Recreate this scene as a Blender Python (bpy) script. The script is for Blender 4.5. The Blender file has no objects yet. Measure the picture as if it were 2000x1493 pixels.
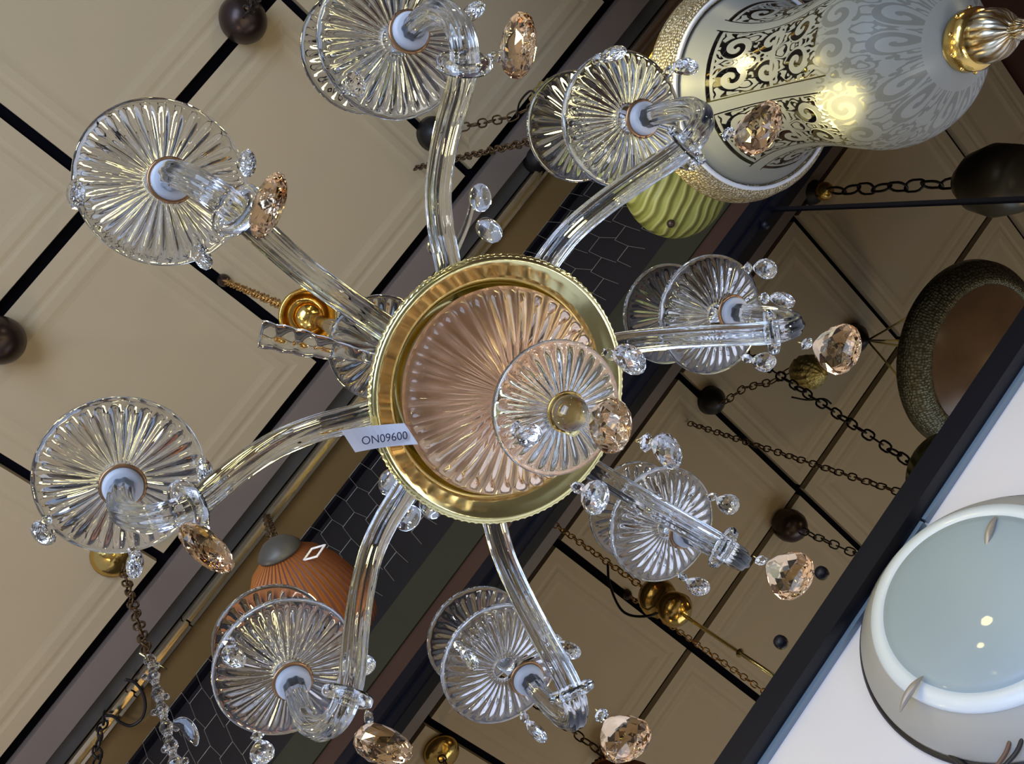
import bpy, bmesh, math, random
from mathutils import Vector, Matrix

SC = bpy.context.scene
COL = SC.collection
random.seed(7)

# ------------------------------------------------------------------ camera
# Room axes seen in camera space (x right, y down, z forward): U across to the mirror wall, V along it, Z up.
F = 1784.0
AX = Vector((0.69805861, 0.59700632, 0.39534494))
BX = Vector((0.60015311, -0.78896509, 0.13172067))
ZX = Vector((-0.39055143, -0.14531875, 0.90903908))
CAMZ = 1.5            # camera height over the floor


def W(u, v, z):
    return Vector((u, -v, z + CAMZ))


def ray(px, py):
    e = Vector((px - 1000.0, py - 746.5, F))
    return e.dot(AX), e.dot(BX), e.dot(ZX)


def at(px, py, z):
    a, b, c = ray(px, py)
    return W(a / c * z, b / c * z, z)


def atwall(px, py, D):
    a, b, c = ray(px, py)
    return W(D, b / a * D, c / a * D)


def wv(e):
    return Vector((e.dot(AX), -e.dot(BX), e.dot(ZX)))


cam_d = bpy.data.cameras.new('camera')
cam = bpy.data.objects.new('camera', cam_d)
COL.objects.link(cam)
R_ = wv(Vector((1, 0, 0)))
U_ = wv(Vector((0, -1, 0)))
B_ = wv(Vector((0, 0, -1)))
cam.matrix_world = Matrix(((R_.x, U_.x, B_.x, 0), (R_.y, U_.y, B_.y, 0), (R_.z, U_.z, B_.z, CAMZ), (0, 0, 0, 1)))
cam_d.sensor_width = 36.0
cam_d.lens = 36.0 * F / 2000.0
cam_d.clip_start = 0.02
SC.camera = cam

# ------------------------------------------------------------------ world, lights, exposure
w = bpy.data.worlds.new('world')
SC.world = w
w.use_nodes = True
nt = w.node_tree
bg = nt.nodes['Background']
tc = nt.nodes.new('ShaderNodeTexCoord')
sx = nt.nodes.new('ShaderNodeSeparateXYZ')
rp = nt.nodes.new('ShaderNodeValToRGB')
nt.links.new(tc.outputs['Generated'], sx.inputs[0])
nt.links.new(sx.outputs['Z'], rp.inputs[0])
nt.links.new(rp.outputs[0], bg.inputs[0])
rp.color_ramp.elements[0].position = 0.0
rp.color_ramp.elements[0].color = (0.42, 0.47, 0.60, 1)
rp.color_ramp.elements[1].position = 0.5
rp.color_ramp.elements[1].color = (0.30, 0.31, 0.34, 1)
bg.inputs[1].default_value = 0.55


def area(name, loc, aim, sx_, sy_, power, col):
    l = bpy.data.lights.new(name, 'AREA')
    l.shape = 'RECTANGLE'
    l.size, l.size_y = sx_, sy_
    l.energy = power
    l.color = col
    o = bpy.data.objects.new(name, l)
    o.location = loc
    o.rotation_euler = (Vector(aim) - Vector(loc)).to_track_quat('-Z', 'Y').to_euler()
    COL.objects.link(o)
    return o


def bulb(name, loc, power, r=0.03, col=(1.0, 0.80, 0.50)):
    l = bpy.data.lights.new(name, 'POINT')
    l.energy = power
    l.shadow_soft_size = r
    l.color = col
    o = bpy.data.objects.new(name, l)
    o.location = loc
    COL.objects.link(o)


# daylight through the open shop front, behind and below the camera
area('shop_front_daylight', W(-2.6, -0.6, -0.3), W(1.2, 0.3, 0.8), 3.0, 2.0, 88, (0.50, 0.67, 1.0))
# unseen warm point lights, added for warm light and glints in the glass
bulb('glint_light', W(-0.55, 1.75, 1.35), 8, 0.05, (1.0, 0.86, 0.52))
bulb('glint_light', W(-1.1, -0.2, 1.0), 5, 0.05, (1.0, 0.84, 0.50))
bulb('glint_light', W(0.25, -1.55, 1.5), 10, 0.05, (1.0, 0.72, 0.36))
bulb('glint_light', W(-0.35, 0.55, 0.25), 1.2, 0.03, (1.0, 0.85, 0.55))
bulb('glint_light', W(0.55, 1.55, 0.45), 2.5, 0.04, (1.0, 0.88, 0.60))
bulb('glint_light', W(0.3, -0.9, 0.3), 1.2, 0.03, (1.0, 0.86, 0.58))
bulb('glint_light', W(-1.2, -1.2, 1.4), 6, 0.05, (1.0, 0.84, 0.52))
bulb('dish_highlight', W(0.62, 0.5, 0.28), 1.8, 0.03, (1.0, 0.95, 0.88))  # this and the next: added lights for bright highlights on the peach dish
bulb('dish_highlight', W(0.60, 0.32, 0.05), 2.2, 0.07, (1.0, 0.96, 0.90))
for gu, gv, gz in ((0.10, 0.32, 1.35), (0.52, -0.18, 1.30), (0.06, -0.22, 1.28), (0.47, 0.42, 1.22),
                   (-0.12, 0.08, 1.15), (0.30, 0.55, 1.1), (0.33, -0.42, 1.1)):
    bulb('glint_light', W(gu, gv, gz), 1.3, 0.022, (1.0, 0.84, 0.34))  # added yellow points above the chandelier, only for glints in its glass

SC.view_settings.view_transform = 'Standard'
SC.view_settings.look = 'None'
SC.view_settings.gamma = 1.0
SC.view_settings.use_curve_mapping = False
SC.view_settings.exposure = 0.42
SC.cycles.max_bounces = 16
SC.cycles.transmission_bounces = 14
SC.cycles.glossy_bounces = 8
SC.cycles.diffuse_bounces = 3
SC.cycles.transparent_max_bounces = 12
SC.cycles.caustics_reflective = False
SC.cycles.caustics_refractive = False
SC.cycles.sample_clamp_indirect = 6.0

# ------------------------------------------------------------------ materials
MATS = {}


def mat(name, col, rough=0.5, metal=0.0, trans=0.0, ior=1.5, bump=0.0, bscale=40.0, noise=0.0, nscale=8.0,
        emis=None, spec=0.5, coat=0.0, sss=0.0):
    m = bpy.data.materials.new(name)
    m.use_nodes = True
    t = m.node_tree
    p = t.nodes['Principled BSDF']
    p.inputs['Base Color'].default_value = (*col, 1)
    p.inputs['Roughness'].default_value = rough
    p.inputs['Metallic'].default_value = metal
    p.inputs['IOR'].default_value = ior
    p.inputs['Transmission Weight'].default_value = trans
    p.inputs['Specular IOR Level'].default_value = spec
    p.inputs['Coat Weight'].default_value = coat
    if emis:
        p.inputs['Emission Color'].default_value = (*emis[0], 1)
        p.inputs['Emission Strength'].default_value = emis[1]
    c = t.nodes.new('ShaderNodeTexCoord')
    if noise > 0:
        n = t.nodes.new('ShaderNodeTexNoise')
        n.inputs['Scale'].default_value = nscale
        n.inputs['Detail'].default_value = 5
        t.links.new(c.outputs['Object'], n.inputs['Vector'])
        mx = t.nodes.new('ShaderNodeMix')
        mx.data_type = 'RGBA'
        mx.inputs['A'].default_value = (*[x * (1 - noise) for x in col], 1)
        mx.inputs['B'].default_value = (*[min(1, x * (1 + noise)) for x in col], 1)
        t.links.new(n.outputs['Fac'], mx.inputs['Factor'])
        t.links.new(mx.outputs['Result'], p.inputs['Base Color'])
    if bump > 0:
        n2 = t.nodes.new('ShaderNodeTexNoise')
        n2.inputs['Scale'].default_value = bscale
        n2.inputs['Detail'].default_value = 4
        t.links.new(c.outputs['Object'], n2.inputs['Vector'])
        b = t.nodes.new('ShaderNodeBump')
        b.inputs['Strength'].default_value = bump
        b.inputs['Distance'].default_value = 0.01
        t.links.new(n2.outputs['Fac'], b.inputs['Height'])
        t.links.new(b.outputs[0], p.inputs['Normal'])
    MATS[name] = m
    return m


def glass(name, col, rough=0.0, ior=1.5):
    m = bpy.data.materials.new(name)
    m.use_nodes = True
    t = m.node_tree
    t.nodes.remove(t.nodes['Principled BSDF'])
    g = t.nodes.new('ShaderNodeBsdfGlass')
    g.inputs['Color'].default_value = (*col, 1)
    g.inputs['Roughness'].default_value = rough
    g.inputs['IOR'].default_value = ior
    t.links.new(g.outputs[0], t.nodes['Material Output'].inputs[0])
    return m


M_TILE = mat('ceiling_cream', (0.47, 0.375, 0.24), 0.75, noise=0.05, nscale=3, bump=0.05, bscale=60)
M_GAP = mat('black_gap', (0.003, 0.003, 0.006), 0.9, spec=0.05)
M_BATTEN = mat('batten_grey', (0.19, 0.15, 0.13), 0.5, noise=0.08)
M_CHANNEL = mat('channel_dark', (0.055, 0.052, 0.05), 0.4, noise=0.5, nscale=5)
M_RAIL = mat('rail_metal', (0.55, 0.47, 0.32), 0.25, metal=1.0, bump=0.1, bscale=12)
M_BROWN = mat('brown_board', (0.17, 0.105, 0.035), 0.6, noise=0.15, nscale=2)
M_BLACK = mat('black_frame', (0.004, 0.004, 0.008), 0.45, noise=0.3, spec=0.3)
M_NAVY = mat('navy_frame', (0.003, 0.004, 0.012), 0.4, spec=0.35)
M_EDGE = mat('blue_sheen_edge', (0.20, 0.28, 0.38), 0.3)  # blue daylight reflection on the bar, put into the colour
M_GREEN = mat('olive_board', (0.03, 0.028, 0.013), 0.6, noise=0.25, nscale=4)
M_REDB = mat('red_brown_board', (0.055, 0.022, 0.012), 0.6, noise=0.3, nscale=4)
M_BACK = mat('recess_dark', (0.007, 0.004, 0.0045), 0.7, noise=0.9, nscale=1.6)
M_WIRE = mat('galvanised_wire', (0.36, 0.34, 0.30), 0.35, metal=0.5)
M_WALL = mat('wall_white', (0.80, 0.79, 0.87), 0.6, noise=0.03, nscale=1.2, bump=0.04, bscale=4)
M_FARWALL = mat('wall_dark_red', (0.06, 0.02, 0.014), 0.6, noise=0.4, nscale=3)
M_FLOOR = mat('floor_grey', (0.16, 0.14, 0.12), 0.45, noise=0.1)
M_MIRROR = mat('mirror_bronze', (0.45, 0.39, 0.305), 0.004, metal=1.0)
M_GLASS = glass('clear_glass', (0.98, 0.99, 1.0))
M_PEACH = glass('peach_glass', (1.0, 0.925, 0.84), 0.03)
M_AMBER = glass('amber_crystal', (1.0, 0.89, 0.76), 0.0, 1.5)
M_CRYST = glass('clear_crystal', (1.0, 1.0, 1.0), 0.0, 1.58)
M_GOLD = mat('polished_gold', (1.0, 0.90, 0.42), 0.16, metal=1.0, bump=0.03, bscale=25)
M_BRASS = mat('brass', (0.72, 0.48, 0.14), 0.18, metal=1.0, bump=0.1, bscale=60)
M_BRONZE = mat('dark_bronze', (0.045, 0.028, 0.024), 0.3, metal=0.6, noise=0.3)
M_IRON = mat('black_iron', (0.02, 0.018, 0.018), 0.4, metal=0.5)
M_CHAINM = mat('chain_bronze', (0.12, 0.075, 0.04), 0.35, metal=0.9)
M_CHAING = mat('chain_gilt', (0.55, 0.32, 0.10), 0.3, metal=1.0)
M_REFL = mat('added_reflector', (1.0, 0.84, 0.74), 0.42, metal=1.0)
M_COLLAR = mat('amber_collar', (0.45, 0.24, 0.11), 0.3, metal=0.7)
M_FROST = mat('frosted_white', (0.80, 0.82, 0.88), 0.5, trans=0.2)
M_PAPER = mat('paper', (0.78, 0.76, 0.80), 0.7)
M_INK = mat('ink', (0.05, 0.05, 0.09), 0.6)
M_CABLE = mat('cable', (0.012, 0.01, 0.012), 0.45)
M_CABLEB = mat('cable_brown', (0.16, 0.09, 0.06), 0.5)
M_LAMPW = mat('lamp_white', (0.78, 0.87, 0.97), 0.35, coat=0.3)
M_LAMPB = mat('lamp_body_grey', (0.42, 0.42, 0.41), 0.5)
M_DIFF = mat('lamp_glass_matt', (0.37, 0.47, 0.55), 0.5, noise=0.05, nscale=4, coat=0.2)
M_CLIP = mat('clip_beige', (0.42, 0.38, 0.34), 0.35, metal=0.3)
M_TERM = mat('terminal_beige', (0.45, 0.32, 0.24), 0.5)
M_MESHGOLD = mat('gilt_filigree', (0.50, 0.42, 0.16), 0.35, metal=0.9, bump=0.9, bscale=70)
M_STONE = mat('bead_dark', (0.03, 0.03, 0.035), 0.2)


def etched(name, scale_u, mode):
    """frosted glass with clear scroll ornament (mode 0), pleats (1) or waves (2)"""
    m = bpy.data.materials.new(name)
    m.use_nodes = True
    t = m.node_tree
    N = t.nodes.new
    L = t.links.new
    p = t.nodes['Principled BSDF']
    uv = N('ShaderNodeUVMap')
    sp = N('ShaderNodeSeparateXYZ')
    L(uv.outputs[0], sp.inputs[0])

    def ma(op, a, b=None, c=None):
        n = N('ShaderNodeMath')
        n.operation = op
        for i, x in enumerate((a, b, c)):
            if x is None:
                continue
            if isinstance(x, (int, float)):
                n.inputs[i].default_value = x
            else:
                L(x, n.inputs[i])
        return n.outputs[0]
    U, V = sp.outputs[0], sp.outputs[1]
    if mode == 0:
        fu = ma('ABSOLUTE', ma('SUBTRACT', ma('FRACT', ma('MULTIPLY', U, scale_u)), 0.5))      # mirrored 0 to .5
        cx = ma('MULTIPLY', fu, 1.35)
        cy = ma('MULTIPLY', V, 2.6)
        cb = N('ShaderNodeCombineXYZ')
        L(cx, cb.inputs[0])
        L(cy, cb.inputs[1])
        nz = N('ShaderNodeTexNoise')
        nz.inputs['Scale'].default_value = 4.0
        nz.inputs['Detail'].default_value = 1.0
        L(cb.outputs[0], nz.inputs['Vector'])
        wav = ma('SINE', ma('ADD', ma('MULTIPLY', nz.outputs['Fac'], 46.0), ma('MULTIPLY', cy, 6.0)))
        nz2 = N('ShaderNodeTexVoronoi')
        nz2.inputs['Scale'].default_value = 9.0
        L(cb.outputs[0], nz2.inputs['Vector'])
        leaf = ma('LESS_THAN', nz2.outputs['Distance'], 0.27)
        lx = ma('MULTIPLY', ma('SUBTRACT', fu, 0.19), 5.4)
        ly = ma('MULTIPLY', ma('SUBTRACT', ma('FRACT', ma('MULTIPLY_ADD', V, 5.6, 0.12)), 0.5), 2.3)
        rr_ = ma('SQRT', ma('ADD', ma('MULTIPLY', lx, lx), ma('MULTIPLY', ly, ly)))
        vol = ma('GREATER_THAN', ma('SINE', ma('ADD', ma('ARCTAN2', ly, lx), ma('MULTIPLY', rr_, 8.5))), 0.15)
        near = ma('LESS_THAN', rr_, 0.88)
        scroll = ma('GREATER_THAN', wav, 0.45)
        motif = ma('ADD', ma('MULTIPLY', near, vol), ma('MULTIPLY', ma('SUBTRACT', 1.0, near), ma('MAXIMUM', scroll, leaf)))
        inside = ma('MULTIPLY', ma('LESS_THAN', fu, 0.40), ma('MULTIPLY', ma('GREATER_THAN', V, 0.32), ma('LESS_THAN', V, 0.86)))
        belly = ma('MULTIPLY', ma('MULTIPLY', ma('LESS_THAN', V, 0.32), ma('GREATER_THAN', V, 0.03)), ma('MULTIPLY', motif, 0.38))
        inside = ma('MULTIPLY', inside, ma('SUBTRACT', 1.0, ma('COMPARE', V, 0.58, 0.010)))
        line = ma('COMPARE', fu, 0.42, 0.008)
        line = ma('MULTIPLY', line, ma('MULTIPLY', ma('GREATER_THAN', V, 0.27), ma('LESS_THAN', V, 0.9)))
        line2 = ma('MULTIPLY', ma('COMPARE', V, 0.88, 0.008), ma('LESS_THAN', fu, 0.42))
        clear = ma('MAXIMUM', ma('MAXIMUM', belly, ma('MULTIPLY', inside, motif)), ma('MAXIMUM', line, line2))
        gl = N('ShaderNodeBsdfGlass')
        gl.inputs['Roughness'].default_value = 0.02
        gl.inputs['IOR'].default_value = 1.15
        gl.inputs['Color'].default_value = (0.80, 0.78, 0.72, 1)
        p.inputs['Base Color'].default_value = (0.52, 0.53, 0.49, 1)
        p.inputs['Roughness'].default_value = 0.35
        p.inputs['Transmission Weight'].default_value = 0.6
        p.inputs['IOR'].default_value = 1.25
        mx = N('ShaderNodeMixShader')
        L(clear, mx.inputs[0])
        L(p.outputs[0], mx.inputs[1])
        L(gl.outputs[0], mx.inputs[2])
        L(mx.outputs[0], t.nodes['Material Output'].inputs[0])
    elif mode == 1:
        s = ma('SINE', ma('MULTIPLY', U, scale_u * 6.283))
        mxc = N('ShaderNodeMix')
        mxc.data_type = 'RGBA'
        L(ma('MULTIPLY_ADD', s, 0.5, 0.5), mxc.inputs['Factor'])
        mxc.inputs['A'].default_value = (0.09, 0.018, 0.002, 1)
        mxc.inputs['B'].default_value = (0.34, 0.105, 0.010, 1)
        L(mxc.outputs['Result'], p.inputs['Base Color'])
        p.inputs['Roughness'].default_value = 0.6
        p.inputs['Transmission Weight'].default_value = 0.1
    else:
        wt = N('ShaderNodeTexWave')
        wt.inputs['Scale'].default_value = 7.5
        wt.inputs['Distortion'].default_value = 4.2
        wt.inputs['Detail'].default_value = 1.2
        wt.inputs['Detail Scale'].default_value = 1.0
        tcn = N('ShaderNodeTexCoord')
        mp = N('ShaderNodeMapping')
        mp.inputs['Rotation'].default_value = (0, 0, math.radians(205))
        mp.inputs['Scale'].default_value = (2.0, 2.0, 2.0)
        L(tcn.outputs['Object'], mp.inputs[0])
        L(mp.outputs[0], wt.inputs['Vector'])
        rr = N('ShaderNodeValToRGB')
        rr.color_ramp.elements[0].position = 0.72
        rr.color_ramp.elements[0].color = (0.20, 0.21, 0.045, 1)
        rr.color_ramp.elements[1].position = 0.95
        rr.color_ramp.elements[1].color = (0.36, 0.36, 0.13, 1)
        L(wt.outputs['Fac'], rr.inputs[0])
        L(rr.outputs[0], p.inputs['Base Color'])
        bp = N('ShaderNodeBump')
        bp.inputs['Strength'].default_value = 0.5
        bp.inputs['Distance'].default_value = 0.01
        L(wt.outputs['Fac'], bp.inputs['Height'])
        L(bp.outputs[0], p.inputs['Normal'])
        p.inputs['Roughness'].default_value = 0.45
        p.inputs['Transmission Weight'].default_value = 0.1
    return m


def relief(name, c1, c2, nu, nv, metal=0.9, rough=0.3):
    """metal band with stamped leaf rows, from the band's own UVs"""
    m = bpy.data.materials.new(name)
    m.use_nodes = True
    t = m.node_tree
    N = t.nodes.new
    L = t.links.new
    p = t.nodes['Principled BSDF']
    uv = N('ShaderNodeUVMap')
    mp = N('ShaderNodeMapping')
    mp.inputs['Scale'].default_value = (nu, nv, 1)
    L(uv.outputs[0], mp.inputs[0])
    vo = N('ShaderNodeTexVoronoi')
    vo.inputs['Scale'].default_value = 1.0
    vo.inputs['Randomness'].default_value = 0.55
    L(mp.outputs[0], vo.inputs['Vector'])
    rr = N('ShaderNodeValToRGB')
    rr.color_ramp.elements[0].position = 0.25
    rr.color_ramp.elements[0].color = (*c1, 1)
    rr.color_ramp.elements[1].position = 0.6
    rr.color_ramp.elements[1].color = (*c2, 1)
    L(vo.outputs['Distance'], rr.inputs[0])
    L(rr.outputs[0], p.inputs['Base Color'])
    bp = N('ShaderNodeBump')
    bp.inputs['Strength'].default_value = 0.7
    bp.inputs['Distance'].default_value = 0.004
    bp.invert = True
    L(vo.outputs['Distance'], bp.inputs['Height'])
    L(bp.outputs[0], p.inputs['Normal'])
    p.inputs['Metallic'].default_value = metal
    p.inputs['Roughness'].default_value = rough
    return m


M_ETCH = etched('etched_glass', 6, 0)
M_PLEAT = etched('pleated_amber', 44, 1)
M_WAVE = etched('green_wave_glass', 1, 2)
M_RELIEF = relief('stamped_brass', (0.66, 0.60, 0.46), (0.30, 0.24, 0.13), 210, 34, 0.8, 0.35)
M_RELIEF2 = relief('stamped_patina', (0.20, 0.22, 0.17), (0.08, 0.07, 0.045), 200, 26, 0.7, 0.4)
M_RELIEF3 = relief('carved_brass', (0.70, 0.68, 0.55), (0.20, 0.12, 0.04), 22, 3)

# ------------------------------------------------------------------ mesh helpers


def link(name, bm, m, parent=None, smooth=True, loc=None):
    me = bpy.data.meshes.new(name)
    bmesh.ops.recalc_face_normals(bm, faces=bm.faces)
    bm.to_mesh(me)
    bm.free()
    me.materials.append(m)
    if smooth:
        for p in me.polygons:
            p.use_smooth = True
    o = bpy.data.objects.new(name, me)
    COL.objects.link(o)
    if parent is not None:
        o.parent = parent
    if loc is not None:
        o.location = loc
    return o


def tag(o, label, cat, group=None):
    o['label'] = label
    o['category'] = cat
    if group:
        o['group'] = group
    return o


def thing(name, label, cat, loc, group=None):
    o = bpy.data.objects.new(name, None)
    o.empty_display_size = 0.05
    COL.objects.link(o)
    o.location = loc
    return tag(o, label, cat, group)


def struct(name, bm, m, smooth=False):
    o = link(name, bm, m, smooth=smooth)
    o['kind'] = 'structure'
    return o


def box(bm, a, b):
    a, b = Vector(a), Vector(b)
    lo = Vector((min(a.x, b.x), min(a.y, b.y), min(a.z, b.z)))
    hi = Vector((max(a.x, b.x), max(a.y, b.y), max(a.z, b.z)))
    vs = [bm.verts.new((x, y, z)) for x in (lo.x, hi.x) for y in (lo.y, hi.y) for z in (lo.z, hi.z)]
    for f in ((0, 1, 3, 2), (4, 6, 7, 5), (0, 4, 5, 1), (2, 3, 7, 6), (0, 2, 6, 4), (1, 5, 7, 3)):
        bm.faces.new([vs[i] for i in f])
    return bm


def wbox(u0, u1, v0, v1, z0, z1, bm=None):
    return box(bm or bmesh.new(), W(u0, v0, z0), W(u1, v1, z1))


def lathe(prof, segs=48, mod=None, closed=False, bm=None, mtx=None, uvs=True):
    """revolve (r, z) about local Z; mod(theta, i, r, z) may displace; closed joins last profile point to first"""
    bm = bm or bmesh.new()
    n = len(prof)
    rings = []
    for i, (r, z) in enumerate(prof):
        if r < 1e-6:
            rings.append([bm.verts.new(_m(mtx, (0, 0, z)))])
            continue
        ring = []
        for k in range(segs):
            th = 2 * math.pi * k / segs
            rr, zz = (r, z) if mod is None else mod(th, i, r, z)
            ring.append(bm.verts.new(_m(mtx, (rr * math.cos(th), rr * math.sin(th), zz))))
        rings.append(ring)
    lay = bm.loops.layers.uv.verify() if uvs else None
    pairs = [(i, i + 1) for i in range(n - 1)] + ([(n - 1, 0)] if closed else [])
    for i, j in pairs:
        a, b = rings[i], rings[j]
        if len(a) == 1 and len(b) == 1:
            continue
        for k in range(segs):
            k2 = (k + 1) % segs
            if len(a) == 1:
                f = bm.faces.new((a[0], b[k], b[k2]))
                uvv = [(k / segs, i / n), (k / segs, j / n), ((k + 1) / segs, j / n)]
            elif len(b) == 1:
                f = bm.faces.new((a[k], b[0], a[k2]))
                uvv = [(k / segs, i / n), (k / segs, j / n), ((k + 1) / segs, i / n)]
            else:
                f = bm.faces.new((a[k], b[k], b[k2], a[k2]))
                uvv = [(k / segs, i / (n - 1)), (k / segs, j / (n - 1)), ((k + 1) / segs, j / (n - 1)), ((k + 1) / segs, i / (n - 1))]
            if uvs:
                for lp, c in zip(f.loops, uvv):
                    lp[lay].uv = c
    return bm


def _m(mtx, v):
    v = Vector(v)
    return mtx @ v if mtx is not None else v


def spline(pts, n):
    """Catmull-Rom through pts"""
    P = [Vector(p) for p in pts]
    P = [P[0] * 2 - P[1]] + P + [P[-1] * 2 - P[-2]]
    out = []
    m = len(P) - 3
    for s in range(n + 1):
        t = s / n * m
        i = min(int(t), m - 1)
        t -= i
        a, b, c, d = P[i:i + 4]
        out.append(0.5 * ((2 * b) + (c - a) * t + (2 * a - 5 * b + 4 * c - d) * t * t + (3 * b - a - 3 * c + d) * t ** 3))
    return out


def sweep(path, rad, segs=12, lobes=0, depth=0.0, twist=0.0, bm=None, flat=1.0, cap=True):
    """tube along path; rad number or function of 0..1"""
    bm = bm or bmesh.new()
    n = len(path)
    up = Vector((0.3, 0.2, 1)).normalized()
    t0 = (path[1] - path[0]).normalized()
    x = t0.cross(up)
    if x.length < 1e-4:
        x = t0.cross(Vector((1, 0, 0)))
    x.normalize()
    rings = []
    for i in range(n):
        t = (path[min(i + 1, n - 1)] - path[max(i - 1, 0)]).normalized()
        x = (x - t * x.dot(t)).normalized()
        y = t.cross(x)
        s = i / (n - 1)
        r = rad(s) if callable(rad) else rad
        ring = []
        for k in range(segs):
            th = 2 * math.pi * k / segs
            rr = r * (1 + depth * math.cos(lobes * (th + twist * s))) if lobes else r
            ring.append(bm.verts.new(path[i] + x * (rr * math.cos(th)) + y * (rr * flat * math.sin(th))))
        rings.append(ring)
    for a, b in zip(rings, rings[1:]):
        for k in range(segs):
            bm.faces.new((a[k], b[k], b[(k + 1) % segs], a[(k + 1) % segs]))
    if cap:
        bm.faces.new(list(reversed(rings[0])))
        bm.faces.new(rings[-1])
    return bm


def frame(axis, origin, spin=0.0):
    q = Vector(axis).normalized().to_track_quat('Z', 'Y')
    return Matrix.Translation(origin) @ q.to_matrix().to_4x4() @ Matrix.Rotation(spin, 4, 'Z')


def torus(bm, mtx, R, r, seg=24, sub=8, sx=1.0):
    rings = []
    for i in range(seg):
        a = 2 * math.pi * i / seg
        c, s = math.cos(a), math.sin(a)
        ring = []
        for k in range(sub):
            b = 2 * math.pi * k / sub
            rr = R + r * math.cos(b)
            p = Vector((rr * c + (sx - 1) * R * (1 if c > 0 else -1) * min(1, abs(c) * 3), rr * s, r * math.sin(b)))
            ring.append(bm.verts.new(mtx @ p))
        rings.append(ring)
    for i in range(seg):
        a, b = rings[i], rings[(i + 1) % seg]
        for k in range(sub):
            bm.faces.new((a[k], b[k], b[(k + 1) % sub], a[(k + 1) % sub]))
    return bm


def chain(path_pts, R=0.009, r=0.0018, bm=None, stretch=1.7):
    """links along a polyline, each turned a quarter"""
    bm = bm or bmesh.new()
    P = [Vector(p) for p in path_pts]
    L = [(b - a).length for a, b in zip(P, P[1:])]
    tot = sum(L)
    pitch = 2 * R * stretch - 2.4 * r
    n = max(1, int(tot / pitch))
    for i in range(n):
        s = (i + 0.5) / n * tot
        j = 0
        while j < len(L) - 1 and s > L[j]:
            s -= L[j]
            j += 1
        d_ = (P[j + 1] - P[j]).normalized()
        c = P[j] + d_ * s
        q = d_.to_track_quat('X', 'Z')
        mt = Matrix.Translation(c) @ q.to_matrix().to_4x4() @ Matrix.Rotation(math.pi / 2 * (i % 2) + 0.3 * math.sin(i), 4, 'X')
        torus(bm, mt, R, r, 14, 6, stretch)
    return bm


def ball(bm, c, r, seg=16, sz=1.0):
    n = seg // 2
    return lathe([(max(0, r * math.sin(math.pi * i / n)) if 0 < i < n else 0, -r * sz * math.cos(math.pi * i / n)) for i in range(n + 1)], seg, bm=bm, mtx=Matrix.Translation(c))


# ------------------------------------------------------------------ the room
H = 2.8
D = 1.21
FLOOR = -1.5
struct('floor', wbox(-4, D, -4, 4, FLOOR - 0.05, FLOOR), M_FLOOR)
struct('wall_right', wbox(D, D + 0.15, -4, 4, FLOOR, H + 0.1), M_WALL)
struct('wall_far', wbox(-4, D + 0.15, 2.75, 2.9, FLOOR, H + 0.1), M_FARWALL)

# ceiling: a black deck and moulded cream panels with open joints
bm = wbox(-4, D + 0.15, -4, 3.0, H + 0.03, H + 0.10)
ceil_o = struct('ceiling', bm, M_GAP)
u_lines = [-0.105 + 0.775 * k for k in range(-5, 2)]
v_lines = [0.073 + 0.755 * k for k in range(-6, 5)]
bm = bmesh.new()
G = 0.0155


def tile(u0, u1, v0, v1):
    steps = [(0.0, 0.03), (0.0, 0.001), (0.040, 0.0), (0.050, 0.0018), (0.056, 0.0018), (0.066, 0.0), (0.088, 0.0), (0.100, 0.002),
             (0.110, 0.003)]
    prev = None
    for ins, h in steps:
        a, b, c, d_ = u0 + G + ins, u1 - G - ins, v0 + G + ins, v1 - G - ins
        ring = [bm.verts.new(W(x, y, H + h)) for x, y in ((a, c), (b, c), (b, d_), (a, d_))]
        if prev:
            for k in range(4):
                bm.faces.new((prev[k], prev[(k + 1) % 4], ring[(k + 1) % 4], ring[k]))
        prev = ring
    bm.faces.new(prev)


for a, b in zip(u_lines, u_lines[1:]):
    for c, d_ in zip(v_lines, v_lines[1:]):
        tile(a, b, c, min(d_, 2.74))
o = link('ceiling_panels', bm, M_TILE, parent=ceil_o, smooth=False)

struct('trim_1', wbox(0.685, 0.765, -4, 2.75, H - 0.02, H + 0.03), M_BATTEN)
struct('trim_2', wbox(0.765, 0.815, -4, 2.75, H + 0.0, H + 0.03), M_CHANNEL)
struct('trim_3', wbox(0.862, 0.99, -4, 2.75, H - 0.005, H + 0.03), M_BROWN)

# twin-lip track, in three lengths
bl = (-4, -1.04, -0.0, 2.75)
rails = []
for k, (a, b) in enumerate(((-2.6, -1.055), (-1.05, -0.80), (-0.795, 2.6))):
    bm = bmesh.new()
    wbox(0.818, 0.856, a, b, H - 0.002, H + 0.02, bm)
    wbox(0.818, 0.828, a, b, H - 0.028, H - 0.002, bm)
    wbox(0.846, 0.856, a, b, H - 0.028, H - 0.002, bm)
    o = link('ceiling_track', bm, M_RAIL, smooth=False)
    tag(o, ['brassy ceiling track length nearest the bottom left of the picture', 'short brassy track length between two joints near the crystal strand',
            'long metal ceiling track running past the glass chandelier to the top'][k], 'ceiling track', 'track lengths along the grey batten')

# sloping fascia above the mirror: dark recess, wire mesh, painted boards


def fas(s, v, out=0.0):
    """point on the fascia, s = 0 at the ceiling, 1 at the mirror's top"""
    n = Vector((-0.74, -0.23)).normalized()
    return W(0.98 + 0.23 * s + n.x * out, v, 2.8 - 0.74 * s + n.y * out)


def fboard(s0, s1, v0, v1, o0, o1):
    bm = bmesh.new()
    vs = [bm.verts.new(fas(s, v, o)) for s in (s0, s1) for v in (v0, v1) for o in (o0, o1)]
    for f in ((0, 1, 3, 2), (4, 6, 7, 5), (0, 4, 5, 1), (2, 3, 7, 6), (0, 2, 6, 4), (1, 5, 7, 3)):
        bm.faces.new([vs[i] for i in f])
    return bm


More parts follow.
